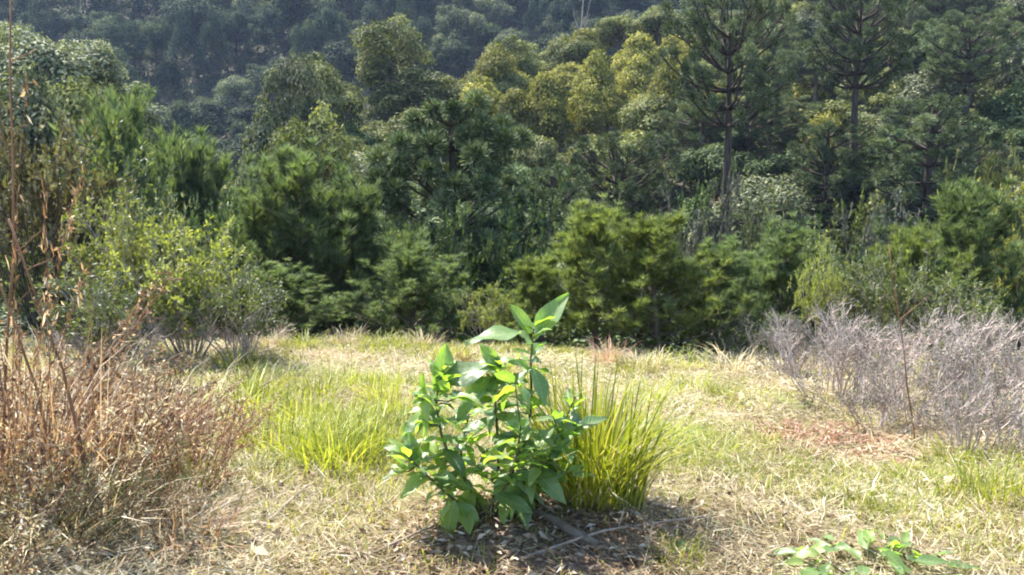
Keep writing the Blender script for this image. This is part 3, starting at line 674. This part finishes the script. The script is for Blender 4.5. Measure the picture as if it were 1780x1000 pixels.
for i, (px, b_, t_) in enumerate(LT):
    t_ = b_ - (b_ - t_) * [.8, .6, .9][i % 3]
    put_tuft(i + 20, 'loose grass tuft', px, b_, t_, [1.2, 1.0, 1.4, .9][i % 4], ['grass', 'grass_fresh'][i % 2])
for i, (px, b_, t_) in enumerate([(1130, 700, 650), (1200, 680, 640), (1260, 690, 650), (1160, 770, 715), (1230, 800, 755), (1290, 830, 790), (1600, 850, 815), (1100, 650, 605)]):
    put_tuft(i + 40, 'thin short grass tuft', px, b_, t_, [.9, 1.1, .7][i % 3], 'grass')
name_by_marks([q for q in TL if q[3].startswith(('loose', 'thin short'))], [(850, 890, 'the sapling foot'), (1062, 872, 'the tall tuft'), (575, 815, 'the bright left tuft'), (450, 690, 'the upright left tuft'), (680, 720, 'the tuft behind the sapling'), (1430, 770, 'the rust fern heap')], 'kind', '', 12)
for o, px, py, lb in TL:
    if o['label'].startswith(('loose', 'thin short')): o['label'] = o['label']
put_tuft(1, 'dry orange grass tuft at the clearing edge behind the tall tuft', 1058, 632, 578, .9, 'rust_bright')
for i, (px, b_, t_, w, m_) in enumerate([(470, 602, 560, 1.0, 'straw'), (530, 600, 572, 1.3, 'grass'), (600, 598, 562, 1.1, 'straw'), (668, 600, 570, 1.4, 'grass'), (735, 602, 566, 1.0, 'straw'), (1120, 640, 604, 1.2, 'straw'), (1190, 640, 600, 1.3, 'grass'), (1275, 645, 596, 1.3, 'straw')]):
    put_tuft(i + 60, '%s ragged grass tuft along the shaded clearing edge, %s from the left of its row' % ('pale' if m_ == 'straw' else 'green', ['first', 'second', 'third', 'fourth', 'fifth', 'sixth', 'seventh', 'last'][i]), px, b_, t_, w, m_)
put_tuft(2, 'arching orange-brown dead grass tuft by the left brush', 300, 935, 850, 1.2, 'rust')
put_tuft(0, 'dead brown grass tuft at the bottom left corner', 90, 930, 800, 1.3, 'straw')

# ---------------------------------------------------------------- dead stalks and ferns
def stalks(seed, n, Hh, spread, per=26, leaf=.035, bend=.5, lean=(0, 0)):
    g = R(seed); S = []; P, D = [], []
    for i in range(n):
        a = g.uniform(0, 6.283); r = spread * g.random()**.6
        pts = curve([math.cos(a) * r, math.sin(a) * r, -.05], [math.cos(a) * .25 + lean[0], math.sin(a) * .25 + lean[1], 1], Hh * g.uniform(.5, 1.1), 7, [math.cos(a) * bend + lean[0], math.sin(a) * bend + lean[1], -bend * .8], g, .3)
        S.append(tube(pts, np.linspace(.005, .002, 8), 4))
        t_ = g.uniform(.2, 1, per) * 6.999; j = t_.astype(int); f = (t_ - j)[:, None]
        P.append(pts[j] * (1 - f) + pts[j + 1] * f); D.append(pts[j + 1] - pts[j])
    P = np.concatenate(P); D = unit(np.concatenate(D)); m = len(P)
    k = np.repeat(np.arange(m), 2); m *= 2; Pk = P[k] + g.normal(size=(m, 3)) * leaf * .4
    V, Fc = cards(Pk, D[k] * .3 + unit(g.normal(size=(m, 3))), g.normal(size=(m, 3)), leaf * g.uniform(.6, 1.9, m), leaf * g.uniform(.2, .55, m), .3)
    return mesh('stalks', *join(S), smooth=True, mat=M['stem_rust']), mesh('leaves', V, Fc, np.repeat(np.clip(g.normal(.42, .27, m), 0, 1), 2), mat=M['rust'])
st = [stalks(800 + i, 44, .7, .3, 26, .026) for i in range(3)]; st_tall = [stalks(810 + i, 16, 1.6, .2, 34, .04, .3) for i in range(2)]
def put_stalk(i, pro, label, x, y, w, s, m='rust', name='dead_fern'):
    a, b = pro[i % len(pro)]
    x -= .14; w *= .85
    o = thing(name, label, 'dead fern', (x, y, h1(x, y)), i * 1.3, (w, w, s), 'dead brown ferns of the left brush')
    link('stalks', a, o, M['stem_rust']); link('leaves', b, o, M[m])
for i, a in enumerate([
 ('rust-red dead fern clump at the right end of the left brush', -1.72, 4.3, .9, 1.0),
 ('brown dead fern clump in the middle of the left brush', -2.05, 4.1, 1.1, 1.05),
 ('dead fern clump behind the middle of the left brush', -2.35, 5.0, 1.3, 1.1),
 ('brown dead fern clump low at the bottom left', -1.85, 3.4, .9, .7),
 ('dead fern clump at the left edge of the brush', -2.35, 3.5, 1.2, 1.1),
 ('low dead fern clump at the lower right of the brush', -1.62, 3.7, .7, .55),
 ('small rusty fern clump between brush and grass patch', -1.95, 5.4, .9, .8),
 ('dead fern clump far back on the left under the shrubs', -3.1, 6.4, 1.5, 1.0),
 ('dead fern clump at the very corner of the brush', -1.95, 2.9, 1.0, .8)]): put_stalk(i, st, *a, m=['rust', 'straw', 'rust', 'shrub_brown', 'rust', 'straw', 'rust', 'shrub_brown', 'straw'][i])
for i, a in enumerate([
 ('rusty dead fern clump right behind the brush middle', -2.15, 4.6, 1.1, 1.1, 'rust'), ('reddish fern clump at the back right of the brush', -1.85, 4.75, .9, .95, 'rust_bright'),
 ('dark dead fern clump low in the bottom left shade', -2.05, 3.2, 1.0, .8, 'shrub_brown'), ('straw-pale dead fern clump at the left edge', -2.55, 4.6, 1.2, 1.2, 'straw'),
 ('dead fern clump at the left edge behind the tall stalks', -2.9, 5.2, 1.4, 1.3, 'rust'), ('dead fern clump halfway to the light shrubs on the left', -2.6, 6.0, 1.3, 1.0, 'rust'),
 ('half green dead fern clump low in front of the brush', -1.78, 3.75, .8, .6, 'shrub_mid')]): put_stalk(i + 1, st, *a)
loose = tuft_mesh(724, 120, .9, .34, .006, (.05, 1.0))
for i, (lb, x, y, w, z, m_) in enumerate([('tall tan dead grass tuft at the left edge', -2.4, 3.9, 1.1, 1.3, 'rust'), ('tall straw-coloured dead grass tuft behind the left edge stalks', -2.65, 4.4, 1.2, 1.35, 'rust'), ('orange-tan dead grass tuft in the left brush', -2.15, 4.25, .9, .85, 'rust'), ('tan dead grass tuft behind the left brush', -2.45, 5.3, 1.1, 1.0, 'straw')]):
    o = thing('grass_tuft', lb, 'grass tuft', (x, y, h1(x, y)), i, (w, w, z), 'dead grass tufts of the left brush'); link('blades', loose, o, M[m_])
put_stalk(0, st_tall, 'third bundle of tall stalks, farther back at the left edge', -3.0, 4.9, 1.2, 1.05)
put_stalk(0, st_tall, 'tall leaning dead stalks at the left edge', -2.55, 4.2, 1.1, 1.0)
put_stalk(1, st_tall, 'tallest bundle of brown stalks rising along the left edge', -2.2, 3.6, .6, 1.35)
heap = stalks(820, 46, .45, .3, 24, .04, 1.6)
for px, py, s, lb in [(1400, 770, .55, 'rust-orange heap of dead fern before the leafless bushes'), (1465, 785, .5, 'smaller rust heap of dead fern at the right of the first'),]:
    b = on_ground(px, py); o = thing('dead_fern', lb, 'dead fern', b, px, (1, 1, s)); link('stalks', heap[0], o, M['stem_rust']); link('leaves', heap[1], o, M['rust_bright'])
b = on_ground(800, 640); o = thing('dead_fern', 'single upright brown dead frond behind the sapling', 'dead fern', b, 0, (.45, .45, .85)); link('stalks', heap[0], o, M['stem_rust']); link('leaves', heap[1], o, M['rust'])

# ---------------------------------------------------------------- sticks, logs
def stick(name, label, cat, pts, rads, m='wood_dry', k=7, forks=()):
    g = R(len(label)); pts = [np.array(p, float) for p in pts]; P = []
    for i in range(len(pts) - 1):
        for f in np.linspace(0, 1, 4)[:-1]: P.append(pts[i] * (1 - f) + pts[i + 1] * f)
    P.append(pts[-1]); P = np.array(P); P[1:-1] += g.normal(size=(len(P) - 2, 3)) * np.mean(rads) * .7
    rr = np.interp(np.linspace(0, 1, len(P)), np.linspace(0, 1, len(rads)), rads) * g.uniform(.85, 1.15, len(P))
    V, Fc = tube(P, rr, k); parts = [(V, Fc)]
    for (f, d, l) in forks:
        q = P[int(f * (len(P) - 1))]; c = curve(q, d, l, 5, [0, 0, .2], g, .3); parts.append(tube(c, np.linspace(np.mean(rads) * .6, .0015, 6), 5))
    V, Fc = join(parts)
    c0 = len(V); ends = [list(range(k)), list(range(len(P) * k - k, len(P) * k))]
    V = np.concatenate([V, [P[0]], [P[-1]]]); cap = []
    for e, ci in zip(ends, (c0, c0 + 1)):
        for j in range(k): cap.append([e[j], e[(j + 1) % k], ci, ci])
    me = bpy.data.meshes.new(name); me.from_pydata(V.tolist(), [], [list(f) for f in Fc] + [c[:3] for c in cap]); me.materials.append(M[m])
    for p_ in me.polygons: p_.use_smooth = True
    return tag(link(name, me), label, cat)
def gp(px, py, dz=0): p = on_ground(px, py); return p + [0, 0, dz]
stick('log', 'short mossy rotting log lying in front of the sapling', 'log', [gp(930, 902, .03), gp(1040, 962, .03)], [.016, .024, .019], 'bark')
stick('stick', 'pale broken stick poking from under the tall grass tuft', 'stick', [gp(1110, 880, .05), gp(1185, 905, .05)], [.018, .014])
stick('stick', 'grey split stick just below the pale broken one', 'stick', [gp(1100, 900, .03), gp(1165, 935, .03)], [.014, .012])
stick('stick', 'long thin reddish stick across the bare soil', 'stick', [gp(900, 985, .03), gp(1050, 945, .06), gp(1230, 915, .05)], [.007, .006, .005])
stick('stick', 'pale straight stick lying in the straw left of the sapling', 'stick', [gp(430, 955, .02), gp(480, 910, .05), gp(535, 862, .06)], [.009, .009, .006])
stick('stick', 'long reddish stick along the bottom left of the sapling', 'stick', [gp(590, 990, .02), gp(760, 925, .04)], [.008, .006])
stick('stick', 'grey twig arching over the left grass patch', 'twig', [gp(395, 715, .02), gp(470, 690, .16), gp(545, 650, .22)], [.006, .005, .003], forks=[(.5, (1, 0, .6), .2), (.7, (.4, 0, 1), .15)])
stick('stalk', 'thin brown upright stalk among the leafless bushes', 'stalk', [gp(1592, 778, -.02), at(1572, 620, on_ground(1592, 778)[1]), at(1545, 425, on_ground(1592, 778)[1])], [.007, .005, .003], 'stem_rust', forks=[(.7, (.5, 0, 1), .3), (.8, (-.5, .1, 1), .25), (.6, (.6, .2, .8), .25)])
for lb, p0, p1, r in [('dark leaning vine stem at the left edge', (-2.6, 3.9, -.1), at(20, -60, 3.9), .007), ('reddish stem leaning over the left brush', (at(125, 740, 3.8)), at(15, 380, 3.8), .009), ('second reddish stem beside the leaning one', at(75, 760, 3.9), at(-10, 470, 3.9), .008)]:
    p0 = np.array(p0); p0[2] = h1(p0[0], p0[1]) - .02 if lb.startswith('dark') else p0[2]
    if not lb.startswith('dark'):
        q = p0 + (p0 - p1) * .45; q[2] = h1(q[0], q[1]) - .02; p0 = q
    stick('dead_vine', lb, 'vine', [p0, (p0 + p1) / 2 + [.02, .03, 0], p1], [r, r * .8, r * .5], 'stem_rust', forks=[(.6, (.8, 0, .5), .2), (.75, (-.6, .2, .6), .2), (.85, (.7, .1, .4), .15)])
stick('stick', 'bleached forked stick at the bottom left corner', 'stick', [gp(30, 985, .1), gp(60, 920, .16), gp(105, 985, .12)], [.007, .007, .006], 'bark_pale')

# ---------------------------------------------------------------- broad-leaved sapling
def big_leaf(seed, curl, fold, wave):
    g = R(seed); ns, nc = 7, 4; V, UV = [], []
    for i in range(ns + 1):
        u = i / ns; w = .235 * math.sin(math.pi * min(1, u**.85 * .98 + .012))**.8 * (1 - .25 * u) + .004
        for j in range(nc + 1):
            v = j / nc * 2 - 1
            x = u - .06 * curl * u * u; z = -curl * .38 * u * u + abs(v) * w * fold + wave * .03 * math.sin(u * 9 + v * 2 + seed) * abs(v)
            V.append([x, v * w, z]); UV.append([u, (v + 1) / 2])
    q = np.array([[i * (nc + 1) + j, i * (nc + 1) + j + 1, (i + 1) * (nc + 1) + j + 1, (i + 1) * (nc + 1) + j] for i in range(ns) for j in range(nc)])
    return mesh('leaf', np.array(V), q, np.full(len(q), g.uniform(.2, .8)), True, uv=np.array(UV))
def broad_leaf_mat():
    m, nt, out = nodes('broad_leaf'); L = nt.links
    oi = nt.nodes.new('ShaderNodeObjectInfo'); c = ramp(nt, oi.outputs['Random'], [(.035, .085, .028), (.08, .16, .045), (.12, .21, .05), (.24, .30, .08)])
    uv = nt.nodes.new('ShaderNodeUVMap'); sx = nt.nodes.new('ShaderNodeSeparateXYZ'); L.new(uv.outputs[0], sx.inputs[0])
    def mth(op, a, b=None):
        n = nt.nodes.new('ShaderNodeMath'); n.operation = op
        for i, q in enumerate((a, b)):
            if q is None: continue
            if isinstance(q, (int, float)): n.inputs[i].default_value = q
            else: L.new(q, n.inputs[i])
        return n.outputs[0]
    dv = mth('ABSOLUTE', mth('SUBTRACT', sx.outputs[1], .5))
    rib = mth('LESS_THAN', dv, .025)
    side = mth('GREATER_THAN', mth('SINE', mth('MULTIPLY', mth('SUBTRACT', sx.outputs[0], mth('MULTIPLY', dv, .35)), 52.0)), .9)
    vein = mth('MAXIMUM', rib, mth('MULTIPLY', side, .45))
    mx = nt.nodes.new('ShaderNodeMix'); mx.data_type = 'RGBA'; L.new(mth('MULTIPLY', vein, .6), mx.inputs[0]); L.new(c, mx.inputs[6]); mx.inputs[7].default_value = (.28, .36, .14, 1)
    bl = nt.nodes.new('ShaderNodeTexNoise'); bl.inputs['Scale'].default_value = 3; bl.inputs['Detail'].default_value = 4; ob = nt.nodes.new('ShaderNodeTexCoord'); L.new(ob.outputs['Object'], bl.inputs['Vector'])
    dull = nt.nodes.new('ShaderNodeMix'); dull.data_type = 'RGBA'; L.new(mth('MULTIPLY', bl.outputs['Fac'], .5), dull.inputs[0]); L.new(mx.outputs[2], dull.inputs[6]); dull.inputs[7].default_value = (.22, .27, .12, 1); mx = dull
    sn = nt.nodes.new('ShaderNodeTexNoise'); sn.inputs['Scale'].default_value = 7; sn.inputs['Detail'].default_value = 3; sn.noise_dimensions = '4D'; L.new(ob.outputs['Object'], sn.inputs['Vector']); L.new(mth('MULTIPLY', oi.outputs['Random'], 40.0), sn.inputs['W'])
    spot = nt.nodes.new('ShaderNodeMix'); spot.data_type = 'RGBA'; L.new(ramp(nt, sn.outputs['Fac'], [(0, 0, 0), (.8, .8, .8)], [.63, .70]), spot.inputs[0]); L.new(mx.outputs[2], spot.inputs[6]); spot.inputs[7].default_value = (.22, .15, .05, 1); mx = spot
    p = nt.nodes.new('ShaderNodeBsdfPrincipled'); L.new(mx.outputs[2], p.inputs['Base Color']); p.inputs['Roughness'].default_value = .4; p.inputs['Specular IOR Level'].default_value = .85
    nz = nt.nodes.new('ShaderNodeTexNoise'); nz.inputs['Scale'].default_value = 9; L.new(uv.outputs[0], nz.inputs['Vector'])
    bp = nt.nodes.new('ShaderNodeBump'); bp.inputs['Strength'].default_value = .5; bp.inputs['Distance'].default_value = .004
    L.new(mth('ADD', nz.outputs['Fac'], vein), bp.inputs['Height']); L.new(bp.outputs[0], p.inputs['Normal'])
    t = nt.nodes.new('ShaderNodeBsdfTranslucent'); m2 = nt.nodes.new('ShaderNodeMix'); m2.data_type = 'RGBA'; m2.blend_type = 'MULTIPLY'; m2.inputs[0].default_value = 1
    L.new(mx.outputs[2], m2.inputs[6]); m2.inputs[7].default_value = (2.2, 2.4, .5, 1); L.new(m2.outputs[2], t.inputs[0])
    s = nt.nodes.new('ShaderNodeMixShader'); s.inputs[0].default_value = .5; L.new(p.outputs[0], s.inputs[1]); L.new(t.outputs[0], s.inputs[2]); L.new(s.outputs[0], out.inputs[0])
    return m
M['broad'] = broad_leaf_mat()
leaves = [big_leaf(i, c, f, w) for i, (c, f, w) in enumerate([(.3, .2, 1.6), (.7, .3, 1.4), (1.1, .25, 2), (.1, .45, 1), (.5, .1, 3), (1.6, .45, 1.6)])]
def leaf_at(parent, base, d, normal, L, i, origin):
    d = unit(np.array(d, float)); n = np.array(normal, float); y = unit(np.cross(n, d)); n = np.cross(d, y)
    o = link('leaf', leaves[i % 6], parent, M['broad'])
    mat = Matrix(((d[0], y[0], n[0], 0), (d[1], y[1], n[1], 0), (d[2], y[2], n[2], 0), (0, 0, 0, 1)))
    o.matrix_local = Matrix.Translation(Vector(base - origin)) @ mat @ Matrix.Scale(L, 4)
    return o
SB = on_ground(850, 893); SB[2] -= .01
sap = thing('sapling', 'broad-leaved green sapling with glossy leaves, standing in the middle of the clearing', 'sapling', SB)
g = R(951); D0 = SB[1]
stems = [
 [(848, 900, 0), (812, 840, .0), (770, 770, -.05), (757, 700, -.05), (770, 645, 0)],
 [(850, 900, 0), (868, 810, .03), (862, 720, .05), (858, 665, .05), (872, 632, .05)],
 [(853, 900, 0), (900, 800, .05), (925, 710, .08), (922, 630, .08), (928, 572, .06)],
 [(850, 898, 0), (900, 850, -.12), (950, 800, -.15), (985, 750, -.1)],
 [(846, 900, 0), (790, 870, -.12), (745, 830, -.15), (705, 790, -.12)],
 [(854, 900, 0), (915, 840, .1), (965, 770, .15), (1000, 690, .15)],
 [(850, 900, 0), (905, 865, -.05), (945, 835, -.05), (990, 815, -.02)],
 [(848, 900, 0), (815, 855, .1), (800, 790, .15), (815, 720, .15)],
 [(852, 900, 0), (880, 840, -.2), (900, 790, -.25), (905, 740, -.25)],
]
allP = []
for s in stems:
    pts = np.array([at(a, b, D0 + c) for a, b, c in s]); pts[0, 2] -= .03
    tt = np.linspace(0, len(pts) - 1, 14); i0 = np.minimum(tt.astype(int), len(pts) - 2); f = (tt - i0)[:, None]
    P = pts[i0] * (1 - f) + pts[i0 + 1] * f; allP.append(P)
    V, Fc = tube(P - SB, np.linspace(.010, .0045, 14), 6); link('stem', mesh('stem', V, Fc, smooth=True), sap, M['stem_green'])
    n = 38 if len(s) == 5 else 30; ph = g.uniform(0, 6)
    for q in range(n):
        f_ = .22 + .78 * q / (n - 1); t_ = f_ * 13; j = min(int(t_), 12); b = P[j] + (P[j + 1] - P[j]) * (t_ - j)
        ax = ph + q * 2.4; topness = max(0, f_ - .75) * 4
        d = np.array([math.cos(ax), math.sin(ax), .25 + .9 * topness + g.normal() * .3 - .5 * (f_ < .45)])
        Ll = g.uniform(.075, .19) * (1 - .35 * topness)
        nrm = np.array([g.normal() * .35, g.normal() * .35, 1.0]) - np.array([math.cos(ax), math.sin(ax), 0]) * (.5 * topness)
        # a short stalk, then the blade
        leaf_at(sap, b + unit(d) * .012, d, nrm, Ll, g.integers(0, 6), SB)
# side twigs that fill the bush between the main stems
allP = np.concatenate(allP); g = R(953)
for (a, b) in [(800, 690), (735, 730), (815, 760), (745, 790), (700, 820), (835, 820), (880, 700), (905, 760), (960, 720), (890, 830), (940, 790), (985, 780), (960, 850), (820, 870), (770, 840), (895, 660), (840, 640), (1000, 830), (725, 690), (1010, 740)]:
    c = at(a, b, D0 + g.uniform(-.28, .12)); q = allP[np.argmin(np.linalg.norm(allP - c + [0, 0, .06], axis=1))]
    V, Fc = tube(np.array([q, (q + c) / 2 + [0, 0, -.015], c]) - SB, [.004, .0035, .0025], 5); link('stem', mesh('stem', V, Fc, smooth=True), sap, M['stem_green'])
    for i in range(7):
        ax = i * 2.4 + g.uniform(0, 1); d = np.array([math.cos(ax), math.sin(ax), g.normal() * .45])
        leaf_at(sap, q + (c - q) * g.uniform(.5, 1), d, (g.normal() * .4, g.normal() * .4, 1), g.uniform(.07, .16), g.integers(0, 6), SB)
# leaves that stand out in the picture: base pixel, tip pixel, depth offsets, which way the blade faces
for (a, b, c, d, z0, z1, nr, i) in [
 (932, 582, 986, 512, .05, .1, (-.5, -1, .3), 3), (922, 580, 888, 530, .06, .05, (.6, -.8, .2), 3), (905, 578, 812, 586, .05, -.02, (0, -.35, 1), 0),
 (868, 632, 752, 655, .05, -.05, (0, -.6, 1), 4), (858, 655, 788, 715, .04, -.1, (-.4, -.7, .8), 1), (757, 740, 733, 655, -.05, -.1, (-.8, -.6, .3), 3),
 (765, 690, 775, 600, 0, .05, (.3, -.9, .2), 3), (925, 640, 955, 695, .06, -.08, (.4, -.5, 1), 1), (770, 780, 812, 818, -.05, -.15, (.3, -.6, 1), 1),
 (985, 750, 972, 800, -.1, -.18, (.7, -.7, .5), 2), (790, 870, 768, 945, -.15, -.22, (-.2, -1, .35), 2), (860, 860, 925, 885, -.2, -.3, (.2, -.5, 1), 0),
 (930, 820, 985, 868, -.15, -.25, (.2, -.9, .7), 1), (705, 790, 668, 770, -.12, -.1, (-.2, -.6, 1), 1), (745, 830, 690, 850, -.15, -.2, (-.2, -.5, 1), 2),
 (720, 800, 700, 735, -.12, -.05, (-.5, -.8, .4), 4), (760, 720, 690, 730, -.05, -.12, (-.2, -.4, 1), 5), (862, 720, 930, 745, .03, -.1, (.1, -.6, 1), 1), (985, 750, 1040, 720, -.1, -.05, (.2, -.5, 1), 4),
 (870, 640, 835, 598, .05, .05, (-.3, -.7, .7), 4), (925, 640, 880, 665, .05, 0, (-.2, -.4, 1), 4)]:
    p0 = at(a, b, D0 + z0); p1 = at(c, d, D0 + z1); leaf_at(sap, p0, p1 - p0, nr, float(np.linalg.norm(p1 - p0)) * 1.05, i, SB)
# a low leafy herb at the bottom right, and small weeds
def herb(label, px, py, n, L, spread, hh, seed):
    g = R(seed); b = on_ground(px, py); o = thing('leafy_herb', label, 'herb', b, 0, (1, 1, 1))
    for i in range(n):
        a = i * 2.4 + g.normal() * .4; r = spread * math.sqrt((i + .5) / n)
        base = b + [math.cos(a) * r, math.sin(a) * r * .6, hh * g.uniform(.4, 1) * (1 - .4 * i / n)]
        leaf_at(o, base, (math.cos(a), math.sin(a), g.normal() * .35), (g.normal() * .4, g.normal() * .4 - .2, 1), L * g.uniform(.6, 1.2), g.integers(0, 6), b)
        st_ = np.array([b + [math.cos(a) * r * .3, math.sin(a) * r * .2, -.02], base])
        if i % 3 == 0: V, Fc = tube(st_ - b, [.004, .003], 5); link('stem', mesh('stem', V, Fc), o, M['stem_green'])
herb('low leafy green herb at the bottom right edge', 1510, 1002, 60, .13, .36, .14, 5)
herb('small leafy weed in the soil right of the sapling', 1160, 962, 9, .06, .09, .06, 6)
herb('tiny leafy weed at the foot of the grey split stick', 1270, 925, 8, .06, .10, .05, 7)
# a few pale fallen leaves that catch the light
for i, (lb, px, py, s) in enumerate([('white sunlit fallen leaf in the straw on the right', 1556, 868, .09), ('pale curled fallen leaf left of the white one', 1350, 840, .08), ('pale fallen leaf near the right grass tuft', 1655, 842, .09), ('white scrap of dry leaf at the bottom left of the sapling', 440, 975, .07), ('grey curled dead leaf below the right pine', 1285, 705, .13)]):
    b = on_ground(px, py); o = tag(link('fallen_leaf', leaves[(i * 2 + 1) % 6], None, M['straw']), lb, 'leaf'); o.location = b + [0, 0, .05]; o.rotation_euler = (.3, -.2, i * 1.9); o.scale = (s * 1.5,) * 3

# ---------------------------------------------------------------- the air between here and the far hill
x0, x1, y0, y1, z0, z1 = -310, 310, -66, 406, -20, 190
V = [(x, y, z) for z in (z0, z1) for y in (y0, y1) for x in (x0, x1)]
me = bpy.data.meshes.new('haze'); me.from_pydata(V, [], [(0, 2, 3, 1), (4, 5, 7, 6), (0, 1, 5, 4), (2, 6, 7, 3), (0, 4, 6, 2), (1, 3, 7, 5)])
hz = link('haze', me); hz['kind'] = 'stuff'; tag(hz, 'thin blue haze filling the valley air', 'haze')
m, nt, out = nodes('haze'); pv = nt.nodes.new('ShaderNodeVolumePrincipled'); pv.inputs['Color'].default_value = (.52, .68, 1.0, 1); pv.inputs['Density'].default_value = .00017; pv.inputs['Anisotropy'].default_value = .2
nt.links.new(pv.outputs[0], out.inputs['Volume']); me.materials.append(m)
